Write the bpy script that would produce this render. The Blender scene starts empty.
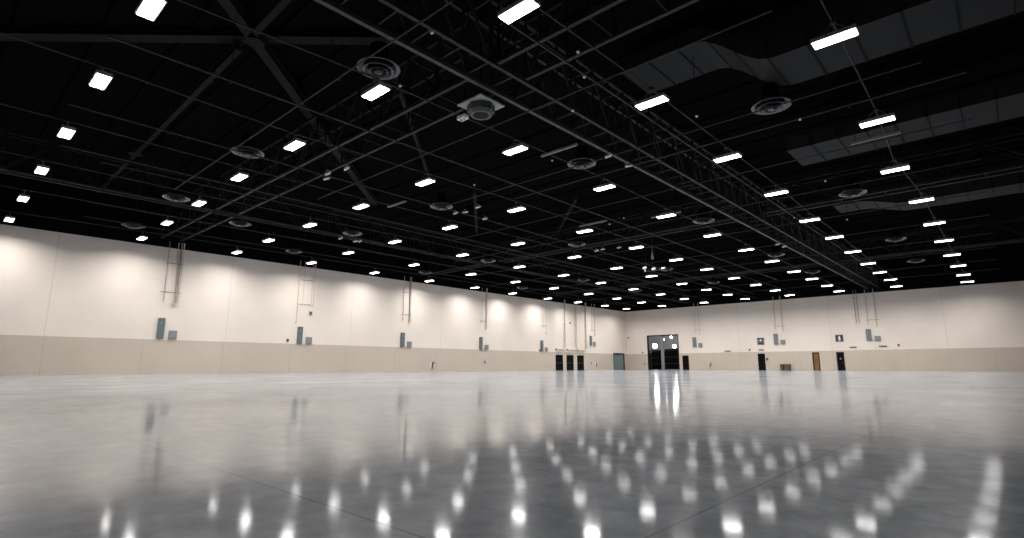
import bpy, bmesh, math, random
from mathutils import Vector, Matrix

random.seed(4)
S = bpy.context.scene
COL = S.collection
PI = math.pi

# ------------------------------------------------------------------ materials
def mat(name, color, rough=0.5, metal=0.0, spec=0.5, emit=None, strength=0.0):
    m = bpy.data.materials.new(name); m.use_nodes = True
    b = m.node_tree.nodes['Principled BSDF']
    b.inputs['Base Color'].default_value = (*color, 1)
    b.inputs['Roughness'].default_value = rough
    b.inputs['Metallic'].default_value = metal
    b.inputs['Specular IOR Level'].default_value = spec
    if emit:
        b.inputs['Emission Color'].default_value = (*emit, 1)
        b.inputs['Emission Strength'].default_value = strength
    return m

class NT:
    """small helper to wire procedural nodes"""
    def __init__(self, m):
        self.m = m; self.t = m.node_tree; self.b = self.t.nodes['Principled BSDF']
    def n(self, kind, **kw):
        x = self.t.nodes.new(kind)
        for k, v in kw.items():
            if k.startswith('i_'): x.inputs[k[2:].replace('_', ' ')].default_value = v
            else: setattr(x, k, v)
        return x
    def l(self, a, b): self.t.links.new(a, b)
    def math(self, op, a, b=None, c=None):
        x = self.t.nodes.new('ShaderNodeMath'); x.operation = op
        for k, v in enumerate((a, b, c)):
            if v is None: continue
            if isinstance(v, (int, float)): x.inputs[k].default_value = v
            else: self.l(v, x.inputs[k])
        return x.outputs[0]
    def mixc(self, fac, a, b, mode='MIX'):
        x = self.t.nodes.new('ShaderNodeMix'); x.data_type = 'RGBA'; x.blend_type = mode
        if isinstance(fac, (int, float)): x.inputs[0].default_value = fac
        else: self.l(fac, x.inputs[0])
        for k, v in ((6, a), (7, b)):
            if isinstance(v, tuple): x.inputs[k].default_value = (*v, 1)
            else: self.l(v, x.inputs[k])
        return x.outputs[2]
    def ramp(self, fac, lo, hi, c0, c1):
        x = self.t.nodes.new('ShaderNodeValToRGB')
        x.color_ramp.elements[0].position = lo; x.color_ramp.elements[0].color = (*c0, 1)
        x.color_ramp.elements[1].position = hi; x.color_ramp.elements[1].color = (*c1, 1)
        self.l(fac, x.inputs[0]); return x.outputs[0]

def line_mask(nt, coord, offset, period, half):
    """1 on thin lines repeating along one coordinate"""
    a = nt.math('SUBTRACT', coord, offset)
    a = nt.math('DIVIDE', a, period)
    a = nt.math('FRACT', a)
    a = nt.math('SUBTRACT', a, 0.5)
    a = nt.math('ABSOLUTE', a)
    return nt.math('GREATER_THAN', a, 0.5 - half / period)

def painted_wall(name, color, axis, offset, period, seam_rows=True, seam=0.88):
    m = mat(name, color, 0.9, spec=0.03); nt = NT(m)
    tc = nt.n('ShaderNodeTexCoord'); sp = nt.n('ShaderNodeSeparateXYZ')
    nt.l(tc.outputs['Object'], sp.inputs[0])
    mask = line_mask(nt, sp.outputs[axis], offset, period, 0.035)
    if seam_rows:
        mask2 = line_mask(nt, sp.outputs['Z'], 0.0, 1.16, 0.016)
        mask2 = nt.math('MULTIPLY', mask2, 0.35)
        mask = nt.math('MAXIMUM', mask, mask2)
    no = nt.n('ShaderNodeTexNoise', i_Scale=0.35, i_Detail=4.0)
    nt.l(tc.outputs['Object'], no.inputs['Vector'])
    c0 = tuple(c * 0.965 for c in color); c1 = tuple(min(1, c * 1.03) for c in color)
    base = nt.ramp(no.outputs[0], 0.35, 0.65, c0, c1)
    dark = tuple(c * seam for c in color)
    nt.l(nt.mixc(mask, base, dark), nt.b.inputs['Base Color'])
    return m

def concrete():
    m = mat('polished_concrete', (0.2, 0.21, 0.22), 0.3); nt = NT(m)
    tc = nt.n('ShaderNodeTexCoord'); sp = nt.n('ShaderNodeSeparateXYZ')
    nt.l(tc.outputs['Object'], sp.inputs[0])
    n1 = nt.n('ShaderNodeTexNoise', i_Scale=0.5, i_Detail=8.0, i_Roughness=0.62)
    n2 = nt.n('ShaderNodeTexNoise', i_Scale=6.0, i_Detail=6.0, i_Roughness=0.7)
    n3 = nt.n('ShaderNodeTexNoise', i_Scale=0.06, i_Detail=3.0)
    for n in (n1, n2, n3): nt.l(tc.outputs['Object'], n.inputs['Vector'])
    f = nt.math('ADD', nt.math('MULTIPLY', n1.outputs[0], 0.6), nt.math('MULTIPLY', n2.outputs[0], 0.4))
    base = nt.ramp(f, 0.38, 0.64, FLOOR_DARK, FLOOR_LIGHT)
    jx = line_mask(nt, sp.outputs['X'], -0.84, 7.4, 0.005)
    jy = line_mask(nt, sp.outputs['Y'], 1.05, 7.4, 0.005)
    j = nt.math('MAXIMUM', jx, jy)
    nt.l(nt.mixc(nt.math('MULTIPLY', j, .6), base, (0.07, 0.075, 0.085)), nt.b.inputs['Base Color'])
    r = nt.ramp(n1.outputs[0], 0.3, 0.7, (FLOOR_R0,)*3, (FLOOR_R1,)*3)
    nt.l(r, nt.b.inputs['Roughness'])
    nt.b.inputs['Specular IOR Level'].default_value = FLOOR_SPEC
    # worn patches of the polish scatter more: a second, rougher finish mixed in
    b2 = nt.n('ShaderNodeBsdfPrincipled')
    nt.l(nt.b.inputs['Base Color'].links[0].from_socket, b2.inputs['Base Color'])
    b2.inputs['Roughness'].default_value = FLOOR_ROUGH2; b2.inputs['Specular IOR Level'].default_value = FLOOR_SPEC
    mx = nt.n('ShaderNodeMixShader')
    wear = nt.ramp(f, 0.36, 0.66, (FLOOR_WEAR-.03,)*3, (FLOOR_WEAR+.12,)*3)
    nt.l(wear, mx.inputs[0]); nt.l(nt.b.outputs[0], mx.inputs[1]); nt.l(b2.outputs[0], mx.inputs[2])
    nt.l(mx.outputs[0], nt.t.nodes['Material Output'].inputs['Surface'])
    return m

FLOOR_DARK = (0.165, 0.190, 0.230); FLOOR_LIGHT = (0.425, 0.450, 0.495)
FLOOR_R0, FLOOR_R1 = 0.065, 0.09
FLOOR_SPEC, FLOOR_ROUGH2, FLOOR_WEAR = 0.55, 0.29, 0.31
LIGHT_STRENGTH = 14.0
LAMP_WATTS = 234.0
LAMP_SPREAD = 156.0

CREAM = (0.80, 0.705, 0.625); TAN = (0.56, 0.478, 0.40)
M = {}
M['floor'] = concrete()
M['cream_l'] = painted_wall('cream_wall_paint_left', CREAM, 'Y', 5.5, 11.1)
M['cream_b'] = painted_wall('cream_wall_paint_end', CREAM, 'X', -28.4, 11.55)
M['tan_l'] = painted_wall('tan_wall_paint_left', TAN, 'Y', 0.1, 5.45, False)
M['tan_b'] = painted_wall('tan_wall_paint_end', TAN, 'X', -13.0, 3.85, False)
M['black'] = mat('black_ceiling_paint', (0.0045, 0.0045, 0.0045), 0.95, spec=0.0)
M['steel'] = mat('black_painted_steel', (0.0085, 0.0085, 0.0085), 0.7, spec=0.08)
M['steel_lt'] = mat('grey_black_steel', (0.017, 0.0166, 0.0162), 0.55, spec=0.2)
M['brace'] = mat('dark_brace_paint', (0.0115, 0.011, 0.0108), 0.7, spec=0.08)
M['pipe'] = mat('black_pipe', (0.027, 0.026, 0.025), 0.5, spec=0.25)
M['duct'] = mat('dark_sheet_metal', (0.017, 0.017, 0.017), 0.6, spec=0.1)
M['ring'] = mat('dark_diffuser_metal', (0.062, 0.062, 0.066), 0.28, spec=0.6)
M['track'] = mat('bronze_track', (0.042, 0.040, 0.034), 0.45, spec=0.25)
M['brown'] = mat('brown_steel', (0.024, 0.018, 0.014), 0.6, spec=0.15)
M['fixture'] = mat('fixture_aluminium', (0.55, 0.56, 0.58), 0.35, 0.6)
M['lens'] = mat('led_lens', (0.9, 0.9, 0.9), 0.4, emit=(1.0, 0.985, 0.965), strength=LIGHT_STRENGTH)
M['cable'] = mat('cable', (0.2, 0.2, 0.2), 0.4)
M['panel'] = mat('blue_grey_enamel', (0.135, 0.168, 0.175), 0.6, spec=.15)
M['panel_lt'] = mat('grey_enamel', (0.235, 0.255, 0.255), 0.6, spec=.15)
M['panel_end'] = mat('neutral_grey_enamel', (0.19, 0.205, 0.21), 0.6, spec=.15)
M['riser'] = mat('cream_painted_conduit', (0.62, 0.54, 0.475), 0.6, spec=.1)
M['riser_dk'] = mat('galvanised_conduit', (0.31, 0.26, 0.215), 0.5, spec=.2)
M['red'] = mat('red_alarm', (0.30, 0.02, 0.02), 0.4)
M['darkgrey'] = mat('dark_grey_plastic', (0.05, 0.052, 0.055), 0.5)
M['midgrey'] = mat('mid_grey_metal', (0.22, 0.21, 0.2), 0.5)
M['white'] = mat('white_plastic', (0.8, 0.8, 0.78), 0.4)
M['doorblack'] = mat('black_door_paint', (0.006, 0.006, 0.007), 0.6, spec=0.04)
M['doorgrey'] = mat('grey_blue_door_paint', (0.17, 0.215, 0.225), 0.6, spec=.1)
M['framegrey'] = mat('dark_door_frame', (0.02, 0.02, 0.022), 0.6, spec=0.1)
M['chrome'] = mat('brushed_steel', (0.5, 0.5, 0.5), 0.3, 0.9)
M['store'] = mat('storeroom_grey', (0.42, 0.42, 0.43), 0.8, spec=.1)
M['rackblack'] = mat('rack_black', (0.005, 0.005, 0.006), 0.7, spec=.05)
M['lamp'] = mat('storeroom_lamp', (0.9, 0.9, 0.9), 0.4, emit=(1, 1, 1), strength=46.0)

def wood():
    m = mat('brown_wood', (0.2, 0.09, 0.02), 0.45); nt = NT(m)
    tc = nt.n('ShaderNodeTexCoord'); mp = nt.n('ShaderNodeMapping'); mp.inputs['Scale'].default_value = (9, 9, 0.9)
    nt.l(tc.outputs['Object'], mp.inputs[0])
    no = nt.n('ShaderNodeTexNoise', i_Scale=2.0, i_Detail=5.0); nt.l(mp.outputs[0], no.inputs['Vector'])
    nt.l(nt.ramp(no.outputs[0], 0.35, 0.65, (0.13, 0.055, 0.012), (0.30, 0.15, 0.04)), nt.b.inputs['Base Color'])
    return m
M['wood'] = wood()
def bin_mat():
    m = mat('brown_bin', (0.16, 0.12, 0.09), 0.6); nt = NT(m)
    tc = nt.n('ShaderNodeTexCoord'); no = nt.n('ShaderNodeTexNoise', i_Scale=14.0, i_Detail=4.0)
    nt.l(tc.outputs['Object'], no.inputs['Vector'])
    nt.l(nt.ramp(no.outputs[0], 0.35, 0.65, (0.05, 0.037, 0.028), (0.11, 0.083, 0.062)), nt.b.inputs['Base Color'])
    return m
M['bin'] = bin_mat()

# ------------------------------------------------------------------ mesh helpers
class MB:
    def __init__(self): self.v = []; self.f = []; self.mi = []; self.sm = []; self.cur = 0
    def add(self, vs, fs, smooth=False):
        o = len(self.v); self.v += [tuple(p) for p in vs]
        for f in fs: self.f.append(tuple(o + i for i in f)); self.mi.append(self.cur); self.sm.append(smooth)
        return self
    def box(self, a, b):
        (x0, y0, z0), (x1, y1, z1) = a, b
        x0, x1 = min(x0, x1), max(x0, x1); y0, y1 = min(y0, y1), max(y0, y1); z0, z1 = min(z0, z1), max(z0, z1)
        vs = [(x0,y0,z0),(x1,y0,z0),(x1,y1,z0),(x0,y1,z0),(x0,y0,z1),(x1,y0,z1),(x1,y1,z1),(x0,y1,z1)]
        return self.add(vs, [(0,3,2,1),(4,5,6,7),(0,1,5,4),(1,2,6,5),(2,3,7,6),(3,0,4,7)])
    def bar(self, p, q, w, h, up=(0, 0, 1)):
        """rectangular bar from p to q, w wide and h high"""
        p, q, up = Vector(p), Vector(q), Vector(up); d = (q - p).normalized()
        if abs(d.dot(up)) > 0.98: up = Vector((1, 0, 0))
        s = d.cross(up).normalized(); t = s.cross(d).normalized()
        vs = [e + s*(a*w/2) + t*(b*h/2) for e in (p, q) for a, b in ((-1,-1),(1,-1),(1,1),(-1,1))]
        return self.add(vs, [(0,1,2,3),(7,6,5,4),(0,4,5,1),(1,5,6,2),(2,6,7,3),(3,7,4,0)])
    def tube(self, pts, r, n=8, cap=True):
        pts = [Vector(p) for p in pts]; rings = []; ref = None
        for i, p in enumerate(pts):
            d = (pts[min(i+1, len(pts)-1)] - pts[max(i-1, 0)]).normalized()
            if ref is None: ref = Vector((0,0,1)) if abs(d.z) < .9 else Vector((1,0,0))
            s = d.cross(ref).normalized(); t = s.cross(d).normalized(); ref = t
            rings.append([p + s*(r*math.cos(2*PI*k/n)) + t*(r*math.sin(2*PI*k/n)) for k in range(n)])
        vs = [v for rg in rings for v in rg]; fs = []
        for i in range(len(pts)-1):
            for k in range(n): fs.append((i*n+k, i*n+(k+1)%n, (i+1)*n+(k+1)%n, (i+1)*n+k))
        self.add(vs, fs, True)
        if cap:
            o = len(pts)-1
            self.add(rings[0], [tuple(range(n))[::-1]]); self.add(rings[-1], [tuple(range(n))])
        return self
    def lathe(self, prof, c=(0,0,0), n=24, smooth=True):
        """profile of (radius, z) turned around the vertical through c"""
        vs = []; fs = []
        for r, z in prof:
            for k in range(n): vs.append((c[0]+r*math.cos(2*PI*k/n), c[1]+r*math.sin(2*PI*k/n), c[2]+z))
        for i in range(len(prof)-1):
            for k in range(n): fs.append((i*n+k, i*n+(k+1)%n, (i+1)*n+(k+1)%n, (i+1)*n+k))
        return self.add(vs, fs, smooth)
    def mesh(self, name, mats):
        me = bpy.data.meshes.new(name); me.from_pydata(self.v, [], self.f)
        for m in (mats if isinstance(mats, (list, tuple)) else [mats]): me.materials.append(m)
        me.polygons.foreach_set('material_index', self.mi); me.polygons.foreach_set('use_smooth', self.sm)
        me.update(); return me
    def build(self, name, mats, parent=None, loc=None):
        o = bpy.data.objects.new(name, self.mesh(name, mats)); COL.objects.link(o)
        if parent is not None: o.parent = parent
        if loc is not None: o.location = loc
        return o

def tag(o, label=None, cat=None, group=None, kind=None):
    if label: o['label'] = label
    if cat: o['category'] = cat
    if group: o['group'] = group
    if kind: o['kind'] = kind
    return o
def empty(name, loc=(0,0,0), rz=0.0):
    o = bpy.data.objects.new(name, None); COL.objects.link(o); o.location = loc; o.rotation_euler = (0,0,rz)
    o.empty_display_size = 0.2; return o
def copy_tree(o, parent=None):
    c = o.copy(); COL.objects.link(c)
    if parent is not None: c.parent = parent
    for ch in list(o.children): copy_tree(ch, c)
    return c
ORD = ['zeroth','first','second','third','fourth','fifth','sixth','seventh','eighth','ninth','tenth','eleventh','twelfth','thirteenth']

# ------------------------------------------------------------------ the hall (metres; the camera stands over the origin)
XL, YB = -46.5, 78.0            # left wall plane, end wall plane
XR, YF = 24.0, -14.0            # unseen sides of the hall
Z_TAN, Z_BLACK, Z_DECK = 2.49, 9.42, 13.2
struct = lambda o: tag(o, kind='structure')

f = MB(); f.add([(XL-.3,YF-.3,0),(XR+.3,YF-.3,0),(XR+.3,YB,0),(XL-.3,YB,0)], [(0,1,2,3)])
struct(f.build('floor', M['floor']))
c = MB(); c.box((XL-.3,YF-.3,Z_DECK),(XR+.3,YB+.3,Z_DECK+.3))
for k in range(40):                                      # ribs of the roof deck
    y = YF + 1 + k*2.3
    c.box((XL,y,Z_DECK-.12),(XR,y+.5,Z_DECK))
struct(c.build('ceiling', M['black']))

def cells(a0, a1, z0, z1, holes):
    """split a wall face into rectangles around its openings (a0, a1, z0, z1)"""
    cuts = sorted({a0, a1, *[h[0] for h in holes], *[h[1] for h in holes]}); out = []
    for p, q in zip(cuts, cuts[1:]):
        if q <= a0 or p >= a1: continue
        zs = [z0]
        for h in sorted((h for h in holes if h[0] < q - 1e-6 and h[1] > p + 1e-6), key=lambda h: h[2]):
            if h[2] > zs[-1] + 1e-6: out.append((p, q, zs[-1], min(h[2], z1)))
            zs.append(max(zs[-1], h[3]))
        if zs[-1] < z1: out.append((p, q, zs[-1], z1))
    return out
LEFT_DOORS = [(59.15,60.80,0,2.13),(61.63,63.28,0,2.13),(64.15,65.80,0,2.13),(73.8,77.1,0,2.62)]
OPENING = (-42.75,-37.48,0,5.38)
END_DOORS = [(-36.98,-35.98,0,2.16),(-26.0,-25.05,0,2.25),(-19.22,-18.38,0,2.30),(-16.48,-15.60,0,2.30)]
TH = 0.3
def wall_l(name, mats, spans, depth=0.0, extra=()):
    m = MB()
    for i, (z0, z1) in enumerate(spans):
        m.cur = i
        for p, q, a, b in cells(YF, YB, z0, z1, LEFT_DOORS): m.box((XL-TH, p, a), (XL+depth, q, b))
    return m.build(name, mats)
def wall_b(name, mats, spans, depth=0.0):
    m = MB()
    for i, (z0, z1) in enumerate(spans):
        m.cur = i
        for p, q, a, b in cells(XL-TH, XR, z0, z1, END_DOORS+[OPENING]): m.box((p, YB-depth, a), (q, YB+TH, b))
    return m.build(name, mats)
struct(wall_l('wall_left', [M['cream_l'], M['black']], [(0, Z_BLACK), (Z_BLACK, Z_DECK)]))
struct(wall_b('wall_back', [M['cream_b'], M['black']], [(0, Z_BLACK), (Z_BLACK, Z_DECK)]))
m = MB()
for p, q, a, b in cells(YF, YB-.04, 0, Z_TAN, LEFT_DOORS): m.box((XL, p, a), (XL+.04, q, b))
struct(m.build('trim_1', M['tan_l']))
m = MB()
for p, q, a, b in cells(XL, XR, 0, Z_TAN, END_DOORS+[OPENING]): m.box((p, YB-.04, a), (q, YB, b))
struct(m.build('trim_2', M['tan_b']))
m = MB(); m.box((XR,YF,0),(XR+.3,YB,Z_BLACK)); m.cur = 1; m.box((XR,YF,Z_BLACK),(XR+.3,YB,Z_DECK))
struct(m.build('wall_right', [M['cream_l'], M['black']]))
m = MB(); m.box((XL,YF-.3,0),(XR,YF,Z_BLACK)); m.cur = 1; m.box((XL,YF-.3,Z_BLACK),(XR,YF,Z_DECK))
struct(m.build('wall_front', [M['cream_b'], M['black']]))

# wall frames: W('L', v, z, d) is a point d metres off the left wall at v along it; W('E', ...) the same on the end wall
def W(side, a, z, d=0.0):
    return (XL + d, a, z) if side == 'L' else (a, YB - d, z)
def wbox(m, side, a0, a1, z0, z1, d0, d1):
    return m.box(W(side, a0, z0, d0), W(side, a1, z1, d1))

# ------------------------------------------------------------------ doors
def door(num, side, a0, a1, h, leaves, leafmat, framemat, label, hinge_gap=0.0, bar=False, vision=False, sill=True, frame_w=0.06):
    """frame, leaf (or two), push bars and a sill strip, set 12 cm back in the wall opening"""
    mid = (a0+a1)/2
    t = empty('door_%d' % num, W(side, mid, 0, 0)); struct(t)
    t['label'] = label; t['category'] = 'door'
    ox, oy, _ = t.location
    def P(name, m, mt, par=t):
        m.v = [(x-ox, y-oy, z) for x, y, z in m.v]; return m.build(name, mt, par)
    m = MB()
    wbox(m, side, a0, a0+frame_w, 0, h, -.28, .055); wbox(m, side, a1-frame_w, a1, 0, h, -.28, .055)
    wbox(m, side, a0+frame_w, a1-frame_w, h-frame_w, h, -.28, .055)
    P('door_frame', m, framemat)
    i0, i1 = a0+frame_w, a1-frame_w
    w = (i1-i0)/leaves
    for k in range(leaves):
        b0, b1 = i0+k*w+.004, i0+(k+1)*w-.004
        m = MB(); wbox(m, side, b0, b1, .012, h-frame_w-.006, -.11, -.06)
        lf = P('door_leaf', m, leafmat)
        def Q(name, mm, mt): return P(name, mm, mt, lf)
        if bar:
            m = MB(); wbox(m, side, b0+.07, b1-.07, .98, 1.06, -.02, .02); wbox(m, side, b0+.07, b0+.13, .99, 1.05, -.06, -.02); wbox(m, side, b1-.13, b1-.07, .99, 1.05, -.06, -.02)
            Q('push_bar', m, M['darkgrey'])
        else:
            m = MB(); e = b1-.10 if k == 0 else b0+.10
            m.tube([W(side, e, 1.02, -.06), W(side, e, 1.02, 0.0), W(side, e-.11 if k == 0 else e+.11, 1.02, 0.0)], .011, 8)
            Q('door_handle', m, M['chrome'])
        if vision:
            m = MB(); wbox(m, side, mid-.10, mid+.06, 1.35, 1.58, -.062, -.05)
            Q('vision_panel', m, M['midgrey'])
        m = MB()
        for z in (.3, 1.05, h-.45): m.tube([W(side, b0+.006, z, -.055), W(side, b0+.006, z+.1, -.055)], .01, 6)
        Q('hinge', m, M['chrome'])
    if sill:
        m = MB(); wbox(m, side, i0, i1, 0, .012, -.28, .04); P('door_sill', m, M['midgrey'])
    # closed recess behind the leaf
    m = MB(); wbox(m, side, a0, a1, 0, h, -.30, -.285); P('door_back', m, M['framegrey'])
    return t
nm = ['leftmost of three', 'middle of three', 'rightmost of three']
for k in range(3):
    a0, a1, _, h = LEFT_DOORS[k]
    door(k+1, 'L', a0, a1, h, 2, M['doorblack'], M['framegrey'], 'narrow black double exit door, ' + nm[k], bar=True)
a0, a1, _, h = LEFT_DOORS[3]
door(4, 'L', a0, a1, h, 2, M['doorgrey'], M['framegrey'], 'wide blue-grey double door in a dark frame beside the hall corner', frame_w=.14)
a0, a1, _, h = END_DOORS[0]
door(5, 'E', a0, a1, h, 1, M['doorblack'], M['framegrey'], 'narrow black single door just right of the big storeroom opening')
a0, a1, _, h = END_DOORS[1]
door(6, 'E', a0, a1, h, 1, M['doorblack'], M['framegrey'], 'black single door beneath a square sign with a white cross mark')
a0, a1, _, h = END_DOORS[2]
door(7, 'E', a0, a1, h, 1, M['wood'], mat('dark_brown_frame', (0.03, 0.013, 0.006), .5), 'brown wooden single door in the end wall', frame_w=.13)
a0, a1, _, h = END_DOORS[3]
door(8, 'E', a0, a1, h, 1, M['doorblack'], mat('dark_red_frame', (0.035, 0.012, 0.014), .5), 'black single door with a small pane, farthest right in the end wall', vision=True, frame_w=.1)

# ------------------------------------------------------------------ storeroom behind the big opening
a0, a1, _, oh = OPENING
t = empty('door_9', W('E', (a0+a1)/2, 0, 0)); struct(t); t['label'] = 'tall open loading doorway to the storeroom, dark frame with a grey middle post'; t['category'] = 'doorway'
def PO(name, m, mt, par):
    m.v = [(x-t.location.x, y-t.location.y, z) for x, y, z in m.v]; return m.build(name, mt, par)
m = MB(); wbox(m, 'E', a0, a0+.09, 0, oh, -.3, .06); wbox(m, 'E', a1-.09, a1, 0, oh, -.3, .06); wbox(m, 'E', a0+.09, a1-.09, oh-.16, oh, -.3, .06)
PO('door_frame', m, M['framegrey'], t)
m = MB(); wbox(m, 'E', -40.50, -40.02, 0, oh-.16, -.25, -.05); PO('middle_post', m, M['midgrey'], t)
SX0, SX1, SY = -52.0, -33.0, 92.0
m = MB(); m.add([(SX0, YB, 0), (SX1, YB, 0), (SX1, SY, 0), (SX0, SY, 0)], [(0,1,2,3)]); struct(m.build('floor_storeroom', M['store']))
m = MB(); m.box((SX0, YB+TH, 7.2), (SX1, SY, 7.35)); struct(m.build('ceiling_storeroom', M['store']))
for nme, A, B in (('wall_storeroom_left', (SX0-.2, YB+TH, 0), (SX0, SY, 7.2)), ('wall_storeroom_right', (SX1, YB+TH, 0), (SX1+.2, SY, 7.2)), ('wall_storeroom_back', (SX0, SY, 0), (SX1, SY+.2, 7.2))):
    m = MB(); m.box((A[0], A[1], 3.0), B); m.cur = 1; m.box(A, (B[0], B[1], 3.0)); struct(m.build(nme, [M['store'], M['darkgrey']]))
def rack(x, y, w, d, h, shelves, label, rz=0.0):
    t = empty('storage_rack', (x, y, 0), rz); tag(t, label, 'rack')
    for sx in (-1, 1):
        m = MB(); 
        for sy in (-1, 1): m.box((sx*w/2-.05, sy*d/2-.05, 0), (sx*w/2+.05, sy*d/2+.05, h))
        for k in range(int(h/.6)):
            m.bar((sx*w/2, -d/2, .2+k*.6), (sx*w/2, d/2, .5+k*.6), .03, .03)
        m.build('upright_frame', M['rackblack'], t)
    for k in range(shelves):
        z = .15+(h-.25)*k/(shelves-1)
        m = MB(); m.box((-w/2, -d/2, z), (w/2, d/2, z+.1)); m.build('shelf', M['rackblack'], t)
    m = MB(); m.box((-w/2+.05, d/2-.04, .15), (w/2-.05, d/2-.01, h-.1)); m.build('back_panel', M['rackblack'], t)
    return t
r1 = rack(-39.75, 80.4, 2.9, 1.0, 3.25, 4, 'wide black storage rack seen through the right half of the doorway')
r2 = rack(-42.75, 80.6, 1.5, 1.0, 3.1, 4, 'narrow tall black storage rack seen through the left half of the doorway')
def crate(x, y, z, w, d, h, label):
    t = empty('storage_case', (x, y, z)); tag(t, label, 'case', 'black cases on the storage racks')
    m = MB(); m.box((-w/2,-d/2,0),(w/2,d/2,h-.06)); m.build('case_body', M['rackblack'], t)
    m = MB(); m.box((-w/2-.01,-d/2-.01,h-.06),(w/2+.01,d/2+.01,h)); m.build('case_lid', M['darkgrey'], t)
zz = [.25+3.0*k/3 for k in range(3)]
for i, (dx, w) in enumerate(((-.95, .8), (0, .85), (.95, .8))):
    for k in range(3):
        crate(-39.75+dx, 80.4, zz[k]+.001, w, .7, (.72, .8, .76)[(i+k) % 3], 'black lidded case, %s from the left on the %s shelf of the wide rack' % (ORD[i+1], ('lowest', 'second', 'third')[k]))
zz = [.25+2.85*k/3 for k in range(3)]
for k in range(3): crate(-42.75, 80.6, zz[k]+.001, 1.1, .7, .75, 'black lidded case on the %s shelf of the narrow storeroom rack' % ('lowest', 'second', 'third')[k])
def wall_lamp(x, y, z, r, label):
    t = empty('storeroom_lamp', (x, y, z)); tag(t, label, 'lamp')
    m = MB(); m.lathe([(0, r*1.15), (r*.3, r*1.1), (r*.4, r*.88)], n=20); m.tube([(0,0,r*1.1),(0,0,7.19-z)], .02, 6); m.build('ceiling_mount', M['midgrey'], t)
    m = MB(); m.lathe([(r*.9*math.sin(PI*q/10), r*.9*math.cos(PI*q/10)) for q in range(11)], n=20); m.build('lamp_globe', M['lamp'], t)
wall_lamp(-45.7, 86.0, 4.0, .44, 'bright round lamp above the narrow rack in the storeroom')
wall_lamp(-42.1, 86.0, 3.9, .32, 'bright round lamp glowing above the right end of the wide rack')
wall_lamp(-41.6, 84.0, 5.3, .2, 'small ceiling lamp high at the right of the storeroom doorway')
wall_lamp(-43.0, 84.0, 4.95, .17, 'small ceiling lamp beside the top of the doorway post')

# ------------------------------------------------------------------ things on the walls
def panelbox(side, a0, a1, z0, z1, big, label):
    t = empty('electrical_panel' if big else 'junction_box', W(side, (a0+a1)/2, z0, 0))
    tag(t, label, 'electrical panel' if big else 'junction box', 'tall wall panels' if big else 'square wall boxes')
    ox, oy, oz = t.location
    def P(n, m, mt):
        m.v = [(x-ox, y-oy, z-oz) for x, y, z in m.v]; m.build(n, mt, t)
    m = MB(); wbox(m, side, a0+.02, a1-.02, z0+.02, z1-.02, .004, .03); P('mounting_plate', m, M['midgrey'])
    paint = M['panel'] if side == 'L' and big else (M['panel_end'] if big else M['panel_lt'])
    m = MB(); wbox(m, side, a0, a1, z0, z1, .03, .15); P('cabinet', m, paint)
    m = MB(); wbox(m, side, a0+.03, a1-.03, z0+.03, z1-.03, .15, .165); P('cover', m, paint)
    if big:
        m = MB(); wbox(m, side, a0+.17, a0+.23, z1-.42, z1-.32, .165, .18); P('latch', m, M['chrome'])
    else:
        m = MB()
        for a in (a0+.06, a1-.06):
            for z in (z0+.06, z1-.06): wbox(m, side, a-.012, a+.012, z-.012, z+.012, .165, .172)
        P('cover_screw', m, M['midgrey'])

def riser(side, runs, struts, label, dark=()):
    """conduits coming down the wall from the roof, held by strut channels"""
    a = sum(r[0] for r in runs)/len(runs)
    t = empty('conduit_riser', W(side, a, runs[0][1], 0)); tag(t, label, 'conduit', 'conduits down the walls')
    ox, oy, oz = t.location
    def P(n, m, mt, par=t):
        m.v = [(x-ox, y-oy, z-oz) for x, y, z in m.v]; return m.build(n, mt, par)
    for k, (p, zb, r) in enumerate(runs):
        m = MB(); m.tube([W(side, p, 9.9, .10), W(side, p, zb, .10)], r, 10)
        o = P('conduit', m, M['riser_dk'] if k in dark else M['riser'])
        m = MB(); wbox(m, side, p-r-.02, p+r+.02, zb-.12, zb+.02, .01, .17); P('end_box', m, M['cream_l' if side == 'L' else 'cream_b'], o)
    for a0, a1, z in struts:
        m = MB(); wbox(m, side, a0, a1, z-.025, z+.025, .006, .05); P('mounting_strut', m, M['riser_dk'])

near = ['nearest the camera', 'second', 'third', 'fourth', 'fifth', 'nearest the corner']
LB = [((11.78,12.22,2.57,4.07),(12.56,13.08,2.57,3.18)),((22.45,22.90,2.52,4.0),(23.27,23.8,2.52,3.12)),((33.44,33.9,2.52,3.98),(34.28,34.8,2.52,3.1)),
      ((44.67,45.12,2.52,3.98),(45.55,46.1,2.52,3.08)),((55.98,56.45,2.52,3.98),(56.9,57.4,2.52,3.06)),((67.45,67.92,3.6,5.05),(68.36,68.88,3.6,4.2))]
for k, (p, b) in enumerate(LB):
    w = 'nearest the camera' if k == 0 else ('nearest the corner' if k == 5 else ORD[k+1] + ' from the camera')
    panelbox('L', *p, True, 'tall blue-grey electrical panel on the left wall, ' + w)
    panelbox('L', *b, False, 'small square grey box on the left wall, ' + w)
RB = [((-35.17,-34.66,3.35,4.82),(-34.3,-33.78,3.35,3.93)),((-23.72,-23.2,3.41,4.86),(-22.88,-22.32,3.42,4.02)),((-13.0,-12.47,3.56,4.98),(-12.16,-11.58,3.55,4.13))]
for k, (p, b) in enumerate(RB):
    w = ('just right of the storeroom opening', 'above the brown bins', 'farthest right')[k]
    panelbox('E', *p, True, 'tall grey electrical panel on the end wall, ' + w)
    panelbox('E', *b, False, 'small square grey box on the end wall, ' + w)

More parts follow.
